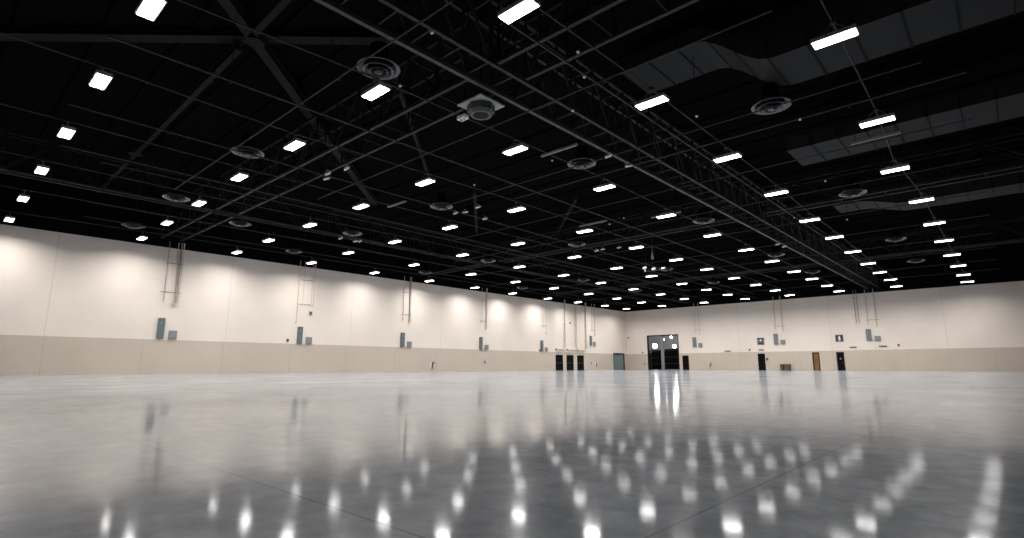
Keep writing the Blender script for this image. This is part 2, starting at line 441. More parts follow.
riser('L', [(11.94,5.4,.022),(12.78,5.2,.055),(12.93,5.3,.03),(12.55,5.25,.02)], [(11.84,13.0,8.25),(11.72,13.1,6.04)], 'dark conduits and crossbars on the left wall nearest the camera', dark=(0,1))
riser('L', [(22.26,4.4,.02),(22.72,6.0,.018),(23.72,6.0,.024),(23.52,6.0,.02)], [(22.45,23.7,8.2),(22.4,23.7,6.0)], 'cream conduits and crossbars, second set along the left wall', dark=())
riser('L', [(33.62,5.4,.03),(34.40,5.15,.05),(34.55,5.2,.03)], [(33.45,34.6,8.2),(33.45,34.6,5.88)], 'cream conduits and crossbars, third set along the left wall', dark=(1,))
riser('L', [(45.0,5.8,.022),(45.78,5.0,.075)], [(44.8,45.95,5.9)], 'thick cream conduit with a thin one, fourth set along the left wall')
riser('L', [(56.45,5.9,.016),(57.15,5.0,.02)], [(56.2,57.4,5.95)], 'faint thin cream conduits left of the three black doors')
riser('L', [(68.05,5.9,.03),(68.78,5.2,.05)], [(67.9,68.95,5.9)], 'pair of cream conduits right of the three black doors')
riser('E', [(-34.7,5.45,.03),(-34.05,5.3,.035)], [(-34.95,-33.8,5.9)], 'pair of thin cream conduits beside the storeroom opening')
riser('E', [(-23.36,5.5,.03),(-22.48,5.25,.045)], [(-23.6,-22.2,5.9)], 'pair of thin cream conduits above the brown bins')
riser('E', [(-13.88,5.8,.03),(-13.58,5.85,.028)], [(-14.05,-13.4,8.9)], 'pair of close dark conduits above the black door at far right', dark=(0,1))
riser('E', [(-12.66,5.5,.03),(-11.78,5.4,.045)], [(-12.9,-11.5,6.1)], 'pair of cream conduits at the far right of the end wall')

for k, (v, ve) in enumerate(((61.25, 59.2), (63.95, 61.75), (66.35, 64.2))):
    t = empty('drain_pipe', W('L', v, 2.9, 0)); tag(t, 'cream pipe bending level above the black exit door ' + nm[k], 'pipe', 'bent pipes over the three doors')
    ox, oy, oz = t.location; zb = 2.88; r = .3
    pts = [(XL+.18, v, 9.9), (XL+.18, v, zb+r)] + [(XL+.18, v-r+r*math.cos(q), zb+r-r*math.sin(q)) for q in (PI/8, PI/4, 3*PI/8)] + [(XL+.18, v-r, zb), (XL+.18, ve, zb)]
    m = MB(); m.tube([(a-ox, b-oy, c_-oz) for a, b, c_ in pts], .10, 12); m.build('pipe', M['riser'], t)
    for z in (4.2, 6.4, 8.6):
        m = MB(); m.box((.006-.0, v-oy-.13, z-oz-.03), (.2, v-oy+.13, z-oz+.03)); m.build('mounting_clamp', M['riser_dk'], t)
    m = MB(); m.box((.03, ve-oy-.05, -.13), (.24, ve-oy+.05, .07)); m.build('end_cap', M['riser_dk'], t)

def wallthing(name, side, a, z, cat, label, boxes, group=None):
    """boxes: (part, material, a0, a1, z0, z1, d0, d1) about the fixing point"""
    t = empty(name, W(side, a, z, 0)); tag(t, label, cat, group)
    ox, oy, oz = t.location
    for part, mt, p0, p1, q0, q1, d0, d1 in boxes:
        m = MB(); wbox(m, side, a+p0, a+p1, z+q0, z+q1, d0, d1)
        m.v = [(x-ox, y-oy, w-oz) for x, y, w in m.v]; m.build(part, M[mt], t)
    return t
def alarm(side, a, z, label):
    t = wallthing('fire_alarm', side, a, z, 'fire alarm', label, [('mounting_box', 'red', -.10, .10, -.13, .13, 0.004, .05)], 'red fire alarms')
    m = MB(); 
    for k in range(12):
        q0, q1 = 2*PI*k/12, 2*PI*(k+1)/12
        A = W(side, a, z, .06); ox, oy, oz = t.location
        p = [W(side, a+.07*math.cos(q), z+.07*math.sin(q), d) for d in (.05, .09) for q in (q0, q1)]
        p = [(x-ox, y-oy, w-oz) for x, y, w in p]; cc = W(side, a, z, .09); cc = (cc[0]-ox, cc[1]-oy, cc[2]-oz)
        m.add(p+[cc], [(0,1,3,2),(2,3,4)])
    m.build('sounder', M['darkgrey'], t)
alarm('L', 21.64, 2.78, 'small red fire alarm low on the left wall by the second panel')
alarm('E', -43.6, 2.72, 'small red fire alarm left of the storeroom opening')
alarm('E', -27.03, 2.8, 'small red fire alarm left of the white-cross sign')
alarm('E', -9.88, 2.98, 'small red fire alarm at the far right of the end wall')
for a, w, lab in ((-30.08, .8, 'thin dark wall vent between storeroom opening and black door'), (-25.46, .65, 'thin dark wall vent directly over the black door with the sign'),
                  (-14.54, .78, 'thin dark wall vent right of the rightmost black door'), (-11.42, .82, 'thin dark wall vent at the far right below the grey panel')):
    z = {-30.08: 2.68, -25.46: 2.76, -14.54: 2.86, -11.42: 2.90}[a]
    wallthing('wall_vent', 'E', a, z, 'vent', lab, [('vent_body', 'midgrey', -w/2, w/2, -.06, .06, 0.004, .1), ('vent_slot', 'darkgrey', -w/2+.03, w/2-.03, -.03, .03, .1, .11)], 'slot vents on the end wall')
# valves and small outlets low on the walls
def valve(side, a, z, label, s=1.0):
    t = wallthing('wall_hydrant', side, a, z, 'valve', label, [('mounting_plate', 'white', -.13*s, .03*s, -.26*s, .36*s, .044, .07), ('handle', 'darkgrey', .02*s, .14*s, -.34*s, .30*s, .07, .16), ('spout', 'midgrey', .16*s, .42*s, .24*s, .36*s, .044, .2)], 'small valves low on the walls')
valve('L', 37.56, .66, 'small white valve with a black handle low on the left wall')
valve('L', 68.9, .75, 'small grey valve low on the wall right of the three doors', .7)
valve('E', -32.84, .75, 'small grey valve low on the end wall left of the black door', .8)
def outlet(side, a, z, label, mt='midgrey', s=1.0):
    wallthing('wall_outlet', side, a, z, 'outlet', label, [('mounting_box', mt, -.10*s, .10*s, -.13*s, .13*s, 0.045 if z < 2.4 else .004, .09), ('outlet_cover', 'darkgrey', -.06*s, .06*s, -.09*s, .09*s, .09, .1)], 'small wall boxes')
outlet('L', 45.58, 1.06, 'small dark outlet box in the tan band below the fourth panel')
outlet('L', 67.69, 1.02, 'small outlet box in the tan band right of the three doors')
outlet('E', -43.36, 1.0, 'small outlet box in the tan band left of the storeroom opening')
outlet('E', -24.78, 1.5, 'small dark box beside the handle of the black signed door', 'darkgrey', 1.3)
outlet('L', 62.62, 6.7, 'small grey box high on the wall over the middle black door')
outlet('L', 55.79, 2.66, 'small grey box at the foot of the fifth tall panel')
outlet('L', 23.55, 5.25, 'faint cream box under the second set of conduits', 'riser', 1.6)
outlet('E', -46.1, 5.15, 'small cream box on the end wall tight in the corner', 'riser', 1.4)
for k, v in enumerate((59.98, 62.46, 64.98)):
    wallthing('exit_sign', 'L', v, 2.33, 'exit sign', 'small grey sign box above the black exit door ' + nm[k], [('sign_box', 'midgrey', -.16, .16, -.09, .09, .044, .1), ('sign_face', 'white', -.13, .13, -.06, .06, .1, .105)], 'sign boxes over the three doors')
# square signs with white marks
def sign(a, z, s, label, marks):
    t = empty('restroom_sign', W('E', a, z, 0)); tag(t, label, 'sign')
    ox, oy, oz = t.location
    def P(n, m, mt):
        m.v = [(x-ox, y-oy, w-oz) for x, y, w in m.v]; m.build(n, mt, t)
    m = MB(); wbox(m, 'E', a-s/2, a+s/2, z-s/2, z+s/2, 0.004, .06); P('sign_board', m, M['darkgrey'])
    m = MB()
    for p0, p1, q0, q1 in marks: wbox(m, 'E', a+p0, a+p1, z+q0, z+q1, .06, .068)
    P('sign_mark', m, M['white'])
sign(-25.45, 3.92, .92, 'square dark grey sign with a white cross mark over a black door', [(-.06,.06,-.03,.30),(-.2,.2,.05,.15),(-.38,-.34,-.30,.3),(.34,.38,-.3,.3)])
sign(-15.93, 4.0, .86, 'square dark grey sign with a white figure mark over the rightmost door', [(-.06,.07,.16,.28),(-.1,.11,-.12,.14),(-.08,-.02,-.36,-.12),(.03,.09,-.36,-.12)])

# brown bins against the end wall
def bin_(x, w, label):
    t = empty('waste_bin', (x, YB-.5, 0)); tag(t, label, 'bin', 'brown bins at the end wall')
    m = MB(); d = .34
    m.add([(-w/2,-d,.03),(w/2,-d,.03),(w/2,d,.03),(-w/2,d,.03),(-w/2-.02,-d-.02,.74),(w/2+.02,-d-.02,.74),(w/2+.02,d+.02,.74),(-w/2-.02,d+.02,.74)], [(0,3,2,1),(4,5,6,7),(0,1,5,4),(1,2,6,5),(2,3,7,6),(3,0,4,7)])
    m.build('bin_body', M['bin'], t)
    m = MB(); m.box((-w/2-.035,-d-.035,.74),(w/2+.035,d+.035,.80)); m.build('bin_lid', M['brown'], t)
    m = MB(); m.box((-w/2+.04,-d+.02,0),(w/2-.04,d-.02,.03)); m.build('bin_foot', M['darkgrey'], t)
    m = MB(); m.box((-w/4,-d-.024,.52),(w/4,-d-.012,.66)); m.build('bin_flap', M['darkgrey'], t)
bin_(-22.82, .34, 'narrow brown waste bin, the left one of the pair')
bin_(-22.20, .64, 'wide brown waste bin, the right one of the pair')

# ------------------------------------------------------------------ high-bay lights, hung 9.48 m over the floor
LIGHTS={(0,-1):(-45.06,2.84),
 (0,0):(-44.79,9.77), (0,1):(-44.82,16.22), (0,2):(-44.63,22.39), (0,3):(-44.93,29.01), (0,4):(-44.98,35.79), (0,5):(-45.06,42.53), (0,6):(-45.19,49.1), (0,7):(-45.17,56.05), (0,8):(-44.69,62.21), (0,9):(-44.34,68.59), (0,10):(-44.31,74.59), (1,-1):(-38.77,2.84),
 (1,0):(-38.75,9.68), (1,1):(-38.84,16.14), (1,2):(-38.45,22.32), (1,3):(-38.77,29.06), (1,4):(-38.71,35.97), (1,5):(-38.7,42.49), (1,6):(-38.59,49.03), (1,7):(-38.48,55.91), (1,8):(-38.37,62.32), (1,9):(-38.25,68.64), (1,10):(-38.18,74.64), (2,-1):(-32.4,2.84),
 (2,0):(-32.66,9.58), (2,1):(-32.57,16.06), (2,2):(-32.47,22.54), (2,3):(-32.36,29.08), (2,4):(-32.46,36.18), (2,5):(-32.32,42.65), (2,6):(-32.32,49.32), (2,7):(-32.2,56.02), (2,8):(-32.07,62.46), (2,9):(-31.92,68.84), (2,10):(-31.7,74.69), (3,-1):(-26.37,2.84),
 (3,0):(-26.6,9.41), (3,1):(-26.52,16.02), (3,2):(-26.36,22.53), (3,3):(-26.26,29.11), (3,4):(-26.08,35.94), (3,5):(-26.22,42.73), (3,6):(-26.05,48.99), (3,7):(-26.13,55.99), (3,8):(-26.02,62.28), (3,9):(-25.93,68.5), (3,10):(-25.86,74.44), (4,-1):(-20.55,2.84),
 (4,0):(-20.94,9.42), (4,1):(-20.57,15.92), (4,2):(-20.38,22.47), (4,3):(-20.4,29.33), (4,4):(-20.4,36.2), (4,5):(-20.35,42.76), (4,6):(-20.32,49.0), (4,7):(-20.37,55.9), (4,8):(-20.37,62.28), (4,9):(-20.19,68.46), (4,10):(-20.25,74.4), (5,-1):(-15.17,2.87),
 (5,0):(-14.68,9.19), (5,1):(-14.53,15.94), (5,2):(-14.43,22.6), (5,3):(-14.57,29.57), (5,4):(-14.5,36.29), (5,5):(-14.48,42.75), (5,6):(-14.51,49.02), (5,7):(-14.64,55.91), (5,8):(-14.57,61.92), (5,9):(-14.62,68.4), (5,10):(-14.71,74.45),
 (6,0):(-8.34,9.28), (6,1):(-8.21,16.03), (6,2):(-8.23,22.84), (6,3):(-8.22,29.49), (6,4):(-8.39,36.52), (6,5):(-8.36,42.72), (6,6):(-8.46,49.23), (6,7):(-8.56,55.93), (6,8):(-8.61,62.05), (6,9):(-8.59,68.04), (6,10):(-8.93,74.36), (7,1):(-2.61,16.11), (7,2):(-2.7,23.05), (7,3):(-3.02,29.55), (7,4):(-2.71,36.23), (7,5):(-2.71,42.81), (7,6):(-2.71,49.31), (7,7):(-2.71,56.17), (7,8):(-2.71,62.75), (7,9):(-2.71,69.38), (7,10):(-2.71,75.48)}
ZL = 9.25                      # lens plane of the lights
Z_CON, Z_CROSS, Z_LONG, Z_TR = ZL+.53, 9.62, 9.50, 9.90
KL = (ZL+.02-.48)/9.0           # plan measured at 9.0 m above the eye, brought to the lens plane
def kz(z): return (z-.48)/9.3   # plan measured at 9.3 m above the eye, brought to height z
def make_light():
    t = empty('high_bay_light')
    L, Wd = 1.03, .36
    m = MB(); m.box((-L/2-.03,-Wd/2-.03,.02),(L/2+.03,-Wd/2,.11)); m.box((-L/2-.03,Wd/2,.02),(L/2+.03,Wd/2+.03,.11))
    m.box((-L/2-.03,-Wd/2,.02),(-L/2,Wd/2,.11)); m.box((L/2,-Wd/2,.02),(L/2+.03,Wd/2,.11)); m.box((-L/2-.03,-Wd/2-.03,.11),(L/2+.03,Wd/2+.03,.135))
    m.box((-.3,-.09,.135),(.3,.09,.2))
    m.build('housing', M['fixture'], t)
    for s in (-1, 1):
        m = MB(); y0, y1 = sorted((s*.012, s*Wd/2)); m.box((-L/2, y0, 0.0), (L/2, y1, .06)); m.build('led_lens', M['lens'], t)
    la = bpy.data.lights.new('led_lamp', 'AREA'); la.shape = 'RECTANGLE'; la.size = L; la.size_y = Wd
    la.energy = LAMP_WATTS; la.spread = math.radians(LAMP_SPREAD); la.color = (1.0, 0.985, 0.965)
    lo = bpy.data.objects.new('led_lamp', la); COL.objects.link(lo); lo.parent = t; lo.location = (0, 0, -.004)
    for s in (-1, 1):
        m = MB(); m.tube([(s*.42, 0, .135), (s*.05, 0, .465)], .006, 5); m.build('hanger_cable', M['cable'], t)
    m = MB(); m.tube([(0, 0, .2), (0, 0, .465)], .012, 6); m.build('stem', M['cable'], t)
    return t
def light_label(r, c):
    far = 11 - c
    a = 'nearest the end wall' if far == 1 else ORD[far] + ' from the end wall'
    b = 'row nearest the left wall' if r == 0 else ORD[r+1] + ' row from the left wall'
    return 'white rectangular high-bay light, %s, %s' % (a, b)
proto = None
for (r, c), (x, y) in LIGHTS.items():
    if proto is None: proto = make_light(); t = proto
    else: t = copy_tree(proto)
    t.location = (x*KL, y*KL, ZL)
    tag(t, light_label(r, c), 'ceiling light', 'high-bay lights over the hall')
# conduit carrying each row of lights
ROWS = sorted({r for r, c in LIGHTS})
for r in ROWS:
    pts = sorted(((y*KL, x*KL) for (rr, c), (x, y) in LIGHTS.items() if rr == r))
    t = empty('light_conduit', (pts[0][1], pts[0][0], Z_CON))
    tag(t, 'thin dark conduit over the %s of lights' % ('row nearest the left wall' if r == 0 else ORD[r+1] + ' row from the left wall'), 'conduit', 'conduits over the light rows')
    P = [(pts[0][1], YF+1 if r > 4 else pts[0][0]-3, 0)] + [(x, y, 0) for y, x in pts] + [(pts[-1][1], YB-.3, 0)]
    P = [(a-pts[0][1], b-pts[0][0], 0) for a, b, _ in P]
    m = MB(); m.tube(P, .024, 6); m.build('conduit_pipe', M['pipe'], t)
    for a, b, _ in P[1:-1]:
        m = MB(); m.box((a-.07,b-.07,-.05),(a+.07,b+.07,.05)); m.build('conduit_box', M['steel_lt'], t)
    fr = .75 if r != 4 else .5
    for (a, b, _), (a2, b2, _) in zip(P[1:-1], P[2:]):
        m = MB(); m.tube([(a+(a2-a)*fr,b+(b2-b)*fr,0),(a+(a2-a)*fr,b+(b2-b)*fr,(10.2 if r > 5 else Z_DECK)-Z_CON)], .008, 5); m.build('hanger_rod', M['steel'], t)

# ------------------------------------------------------------------ round air diffusers
def make_diffuser():
    t = empty('ceiling_diffuser')
    for k, (r, z) in enumerate(((.68, .16), (.49, .08), (.31, .02))):
        m = MB(); m.lathe([(r*.70, .16), (r*.80, .07), (r*.92, .015), (r, 0), (r, -.02), (r*.90, -.008), (r*.76, .05), (r*.66, .16)], (0, 0, z), 32); m.build('diffuser_ring', M['ring'], t)
    m = MB(); m.lathe([(0, -.01), (.10, -.01), (.135, .02), (.10, .07), (0, .08)], n=24); m.build('centre_cone', M['ring'], t)
    m = MB(); m.lathe([(.43, .32), (.30, .45), (.28, .95)], n=24); m.build('duct_neck', M['black'], t)
    m = MB(); m.tube([(.3, 0, .4), (.3, 0, 3.4)], .012, 5); m.build('hanger_rod', M['steel'], t)
    m = MB()
    for q in range(4):
        a = q*PI/2+PI/4; m.bar((.1*math.cos(a), .1*math.sin(a), .06), (.46*math.cos(a), .46*math.sin(a), .25), .02, .02)
    m.build('spider_bracket', M['ring'], t)
    return t
DU = [-42.5, -33.6, -23.9, -13.8, -5.4]; DV = [8.7, 19.75, 33.3, 47.9, 59.2]
DSKIP = {(4, 0), (0, 4)}
dp = None
for i, u in enumerate(DU):
    for j, v in enumerate(DV):
        if (i, j) in DSKIP: continue
        if dp is None: dp = make_diffuser(); t = dp
        else: t = copy_tree(dp)
        t.location = (u*kz(9.85), v*kz(9.85), 9.72)
        tag(t, 'round dark ceiling diffuser, %s from the camera, %s' % (ORD[j+1], 'row nearest the left wall' if i == 0 else ORD[i+1] + ' row from the left wall'), 'air diffuser', 'round ceiling diffusers')
t = copy_tree(dp); t.location = (-36.7*kz(9.85), 13.3*kz(9.85), 9.72); tag(t, 'odd round dark diffuser set off the rows, near the left wall', 'air diffuser', 'round ceiling diffusers')

# ------------------------------------------------------------------ trusses
def truss(name, axis, cpos, width, z0, depth, a0, a1, label, lower='steel_lt', web='steel', pitch=1.6, cs=.13):
    """open box truss running along one axis"""
    t = empty(name, (0, 0, 0)); tag(t, label, 'truss', kind='thing')
    mid = (a0+a1)/2
    t.location = (cpos, mid, z0) if axis == 'Y' else (mid, cpos, z0)
    L = (a1-a0)/2
    pt = (lambda s, a, z: (s, a, z)) if axis == 'Y' else (lambda s, a, z: (a, s, z))
    for s in (-width/2, width/2):
        for z in (0, depth):
            m = MB(); m.box(pt(s-cs/2, -L, z), pt(s+cs/2, L, z+cs)); m.build('chord', M[lower if z == 0 else web], t)
    n = max(2, int(round(2*L/pitch)))
    for s in (-width/2, width/2):
        m = MB()
        for k in range(n):
            p, q = -L+2*L*k/n, -L+2*L*(k+1)/n
            m.bar(pt(s, p, cs if k % 2 == 0 else depth), pt(s, q, depth if k % 2 == 0 else cs), .07, .07)
            m.bar(pt(s, p, cs), pt(s, p, depth), .06, .06)
        if s < 0: m.build('web', M[web], t)
    for k in range(n+1):
        p = -L+2*L*k/n
        for z in (cs/2, depth+cs/2): m.bar(pt(-width/2, p, z), pt(width/2, p, z), .06, .06)
    m.build('web', M[web], t)
    for k in range(0, n+1, 8):
        m = MB(); p = -L+2*L*k/n; m.tube([pt(0, p, depth+cs), pt(0, p, Z_DECK-z0-.05)], .03, 6); m.build('hanger_rod', M['steel'], t)
    return t
tm = truss('roof_truss', 'Y', -11.47*kz(9.9), 1.05*kz(9.9), Z_TR, 2.2, -12, YB-.4, 'long dark truss carrying a partition track toward the end wall', web='brown', pitch=1.15)
m = MB(); m.box((-.56-.075, -44.7, -.10), (-.56+.075, 44.7, 0)); m.build('track_flange', M['track'], tm)
for s in (-.56, .56):
    m = MB(); m.box((s-.2, 44.0, -.55), (s+.2, 44.5, -.1)); m.build('end_plate', M['steel'], tm)
truss('roof_truss', 'Y', -35.0*kz(9.9), .55, Z_TR, 1.9, -6, YB-.4, 'narrow dark truss running to the end wall near the left wall', pitch=1.9, cs=.1)
# cross trusses frame into the lengthwise ones, so each stands in three sections
XT = -11.47*kz(9.9); X2 = -35.0*kz(9.9)
for v, w_, z_, d_, pt_, lab in ((11.7*kz(9.95), 1.3*kz(9.95), Z_TR+.05, 2.1, 1.7, 'truss crossing the hall nearest the camera'), (36.4, .8, 10.3, 1.7, 2.2, 'truss crossing the middle of the hall'), (58.0, .8, 10.3, 1.7, 2.2, 'truss crossing the far end of the hall')):
    for a0_, a1_, sec in ((XL+.4, X2-.45, 'left section'), (X2+.45, XT-.64, 'middle section'), (XT+.64, 20, 'right section')):
        truss('roof_truss', 'X', v, w_, z_, d_, a0_, a1_, 'dark double %s, %s' % (lab, sec), pitch=pt_)

def beam(p, q, w, h, label, mt='brace', nodes=()):
    """flanged brace between two points with gusset plates"""
    p, q = Vector(p), Vector(q); mid = (p+q)/2
    t = empty('roof_brace', mid); tag(t, label, 'brace', 'roof braces', kind='thing')
    a, b = p-mid, q-mid
    m = MB(); m.bar(a, b, w, .04); m.build('lower_flange', M[mt], t)
    m = MB(); m.bar(a+Vector((0,0,h/2)), b+Vector((0,0,h/2)), .04, h-.04); m.build('beam_web', M['steel'], t)
    m = MB(); m.bar(a+Vector((0,0,h)), b+Vector((0,0,h)), w, .04); m.build('upper_flange', M['steel'], t)
    for nd in nodes:
        c_ = a + (b-a)*nd; m = MB(); m.lathe([(.36,-.03),(.36,.03)], c_, 8, False); m.add([(c_.x+.36*math.cos(PI*k/4), c_.y+.36*math.sin(PI*k/4), c_.z-.03) for k in range(8)], [tuple(range(8))]); m.build('gusset_plate', M['brace'], t)
zb = 12.42; k = kz(zb)
beam((-12.9*k, 3.1*k, zb), (-26.5*k, 16.9*k, zb), .4, .35, 'wide diagonal roof brace crossing the upper left of the ceiling', nodes=(.17,))
beam((-13.5*k, 9.0*k, zb), (-21.0*k, 16.6*k, zb), .16, .2, 'thin diagonal roof brace right of the wide diagonal one')
beam((-21.3*kz(12.85), -.5*kz(12.85), 12.85), (-11.9*kz(12.85), 8.4*kz(12.85), 12.85), .5, .2, 'broad dark diagonal brace crossing the wide one at upper left', 'steel')
beam((-35.5*k, 5.5*k, zb), (-15.95*k, 5.3*k, zb), .22, .3, 'dark roof beam across the near left bay', nodes=(.4,))
beam((-15.3*k, 5.28*k, zb), (-11.5*k, 5.2*k, zb), .24, .3, 'short dark roof beam left of the partition track truss')
beam((-20.6*k, 19.3*k, zb), (-27.0*k, 25.6*k, zb), .2, .2, 'thin diagonal roof brace in the middle left of the ceiling', 'steel')
beam((-17.2*k, 24.0*k, zb), (-23.0*k, 29.6*k, zb), .2, .2, 'thin diagonal roof brace beyond the middle row of pipes', 'steel')

# ------------------------------------------------------------------ pipes under the roof
def pipe(p, q, r, label, mt='pipe', hang=6.0, top=Z_DECK, group='pipes under the roof'):
    r *= .8; p, q = Vector(p), Vector(q); mid = (p+q)/2
    t = empty('sprinkler_pipe', mid); tag(t, label, 'pipe', group)
    m = MB(); m.tube([p-mid, q-mid], r, 8); m.build('pipe_run', M[mt], t)
    n = max(1, int((q-p).length/hang))
    for i in range(n):
        c_ = (p-mid) + (q-p)*((i+.5)/n)
        m = MB(); m.tube([c_, c_+Vector((0,0,top-p.z))], .009, 5); m.build('hanger_rod', M['steel'], t)
        m = MB(); m.tube([c_, c_-Vector((0,0,r+.05))], .014, 6); m.lathe([(.02,0),(.035,-.012),(0,-.012)], c_-Vector((0,0,r+.05)), 8); m.build('sprinkler_head', M['steel_lt'], t)
cross = [(8.12,-31.9,-9.6,.032),(14.08,-27.9,-3.6,.035),(19.8,-23.5,-1.0,.032),(21.5,-19.7,0,.045),(25.95,-30,0,.032),(31.5,-36,0,.032),(37.8,-40,0,.032),(43.9,-44,0,.032),(50.2,-44,0,.032),(56.2,-44,0,.032),(63.0,-44,0,.032),(69.4,-44,0,.032)]
for i, (v, u0, u1, r) in enumerate(cross):
    q = kz(Z_CROSS); pipe((max(u0*q, XL+.5), v*q, Z_CROSS), (u1*q, v*q, Z_CROSS), r, 'dark pipe running across the hall, %s such pipe from the camera' % ORD[i+1], hang=7.7 if i == 0 else 6.0, top=10.25 if i == 2 else (9.85 if i == 4 else Z_DECK), group='cross pipes under the roof')
along = [(-18.0,2.5,60,.045),(-24.0,2.5,70,.04),(-28.9,3.0,62,.045),(-30.0,4.6,50,.035),(-38.0,5.5,72,.035),(-9.15,9.5,60,.04),(-42.0,6,72,.035)]
kk = kz(Z_LONG)
for i, (u, v0, v1, r) in enumerate(sorted(along)):
    pipe((u*kk, v0*kk, Z_LONG), (u*kk, v1, Z_LONG), r, 'dark pipe running toward the end wall, %s such pipe from the left wall' % ORD[i+1], top=9.88 if u > -12 else Z_DECK, group='lengthwise pipes under the roof')

# short bright struts hanging under the roof
for (p, q, lab) in (((-14.21,17.28),(-12.28,17.28),'short pale strut hanging across near the partition track'), ((-25.6,17.2),(-23.9,17.2),'short pale strut hanging across left of the middle'),
                    ((-15.5,29.5),(-13.56,29.5),'short pale strut above a light right of the middle'), ((-20.0,28.2),(-17.9,28.2),'short pale strut over the centre of the hall'),
                    ((-3.9,24.9),(-2.2,24.9),'short pale strut at the far right under the duct')):
    mid = ((p[0]+q[0])/2, p[1], 9.78-.25); t = empty('hanging_strut', mid); tag(t, lab, 'strut', 'short hanging struts')
    w = (q[0]-p[0])/2
    m = MB(); m.box((-w,-.045,-.03),(w,.045,.0)); m.box((-w,-.045,0),(w,-.035,.06)); m.box((-w,.035,0),(w,.045,.06)); m.build('strut_channel', M['midgrey'], t)
    for s in (-1, 1):
        m = MB(); m.tube([(s*w*.8,0,0),(s*w*.8,0,Z_DECK-mid[2])], .01, 5); m.build('hanger_rod', M['steel'], t)

# ------------------------------------------------------------------ rectangular ducts
def duct(path, w, h, label, seams):
    """sheet metal duct swept along the hall's width, stepping in height"""
    x0, y0, z0 = path[0]; t = empty('air_duct', (x0, y0, z0)); tag(t, label, 'duct', 'rectangular air ducts')
    P = [Vector(p)-Vector(path[0]) for p in path]
    m = MB(); vs = []; fs = []
    for p in P:
        vs += [(p.x,p.y-w/2,p.z),(p.x,p.y+w/2,p.z),(p.x,p.y+w/2,p.z+h),(p.x,p.y-w/2,p.z+h)]
    for i in range(len(P)-1):
        for j in range(4): fs.append((i*4+j, i*4+(j+1)%4, i*4+4+(j+1)%4, i*4+4+j))
    fs.append((0,1,2,3)); fs.append(tuple(len(vs)-4+j for j in (3,2,1,0)))
    m.add(vs, fs); m.build('duct_run', M['duct'], t)
    tot = sum((b-a).length for a, b in zip(P, P[1:]))
    for k in range(1, seams):
        d = tot*k/seams
        for a, b in zip(P, P[1:]):
            if d <= (b-a).length:
                c_ = a+(b-a)*(d/(b-a).length); break
            d -= (b-a).length
        m = MB(); e = .03
        m.box((c_.x-.03,c_.y-w/2-e,c_.z-e),(c_.x+.03,c_.y+w/2+e,c_.z)); m.box((c_.x-.03,c_.y-w/2-e,c_.z),(c_.x+.03,c_.y-w/2,c_.z+h)); m.box((c_.x-.03,c_.y+w/2,c_.z),(c_.x+.03,c_.y+w/2+e,c_.z+h))
        m.build('duct_flange', M['steel'], t)
    for p in P[::2]:
        for s in (-1, 1):
            m = MB(); m.tube([(p.x, p.y+s*(w/2+.06), p.z-.02), (p.x, p.y+s*(w/2+.06), Z_DECK-path[0][2])], .012, 5); m.build('hanger_rod', M['steel'], t)
def sduct(v, ue, zlow, zhigh, us, w, lab, n):
    path = [(6.0, v, zlow), (us, v, zlow)]
    for k in range(1, 7):
        q = k/6; path.append((us-2.6*q, v, zlow+(zhigh-zlow)*(3*q*q-2*q**3)))
    path.append((ue, v, zhigh)); duct(path, w, .6, lab, n)
sduct(18.6, -10.2, 10.35, 12.0, -4.6, 2.3, 'large dark duct stepping up at the upper right of the ceiling', 14)
duct([(6, 27.6, 10.45), (-1, 27.6, 10.45), (-4.4, 27.6, 10.45), (-6.7, 27.6, 10.45)], 2.6, .6, 'second dark duct on the right, beyond the first', 12)
sduct(40.6, -7.6, 10.35, 10.9, -3.6, 2.2, 'third dark duct on the right, smaller and farther away', 12)
# ------------------------------------------------------------------ speaker, sensors and spotlights
t = empty('ceiling_speaker', (-13.0, 12.45, 9.36)); tag(t, 'octagonal dark ceiling speaker on a pale square back plate', 'speaker')
m = MB(); m.box((-.60,-.60,.30),(.60,.60,.35)); m.build('back_plate', mat('pale_plate', (.36,.36,.34), .5), t)
m = MB(); m.lathe([(.50,.30),(.50,.05),(.40,-.06),(.30,-.06)], n=8, smooth=False); m.build('octagonal_drum', mat('dull_grey_drum', (.06,.06,.055), .5), t)
m = MB(); m.lathe([(.30,-.05),(.0,-.05)], n=8, smooth=False); m.lathe([(.26,-.075),(.22,-.075)], n=16); m.lathe([(.15,-.075),(.11,-.075)], n=16); m.build('speaker_grille', M['duct'], t)
m = MB(); m.tube([(0,0,.35),(0,0,Z_DECK-9.36)], .03, 8); m.build('mounting_pole', M['steel'], t)
t = empty('emergency_light', (-13.75, 12.3, 9.36)); tag(t, 'small pale box light beside the octagonal ceiling speaker', 'emergency light')
m = MB(); m.box((-.24,-.12,0),(.16,.12,.12)); m.build('light_case', M['white'], t)
for s in (-1, 1):
    m = MB(); m.lathe([(.0,-.03),(.05,-.03),(.06,.0)], (s*.09-.04,0,0), 12); m.build('lamp_head', M['midgrey'], t)
m = MB(); m.tube([(0,0,.12),(0,0,Z_DECK-9.36)], .012, 6); m.build('mounting_rod', M['steel'], t)

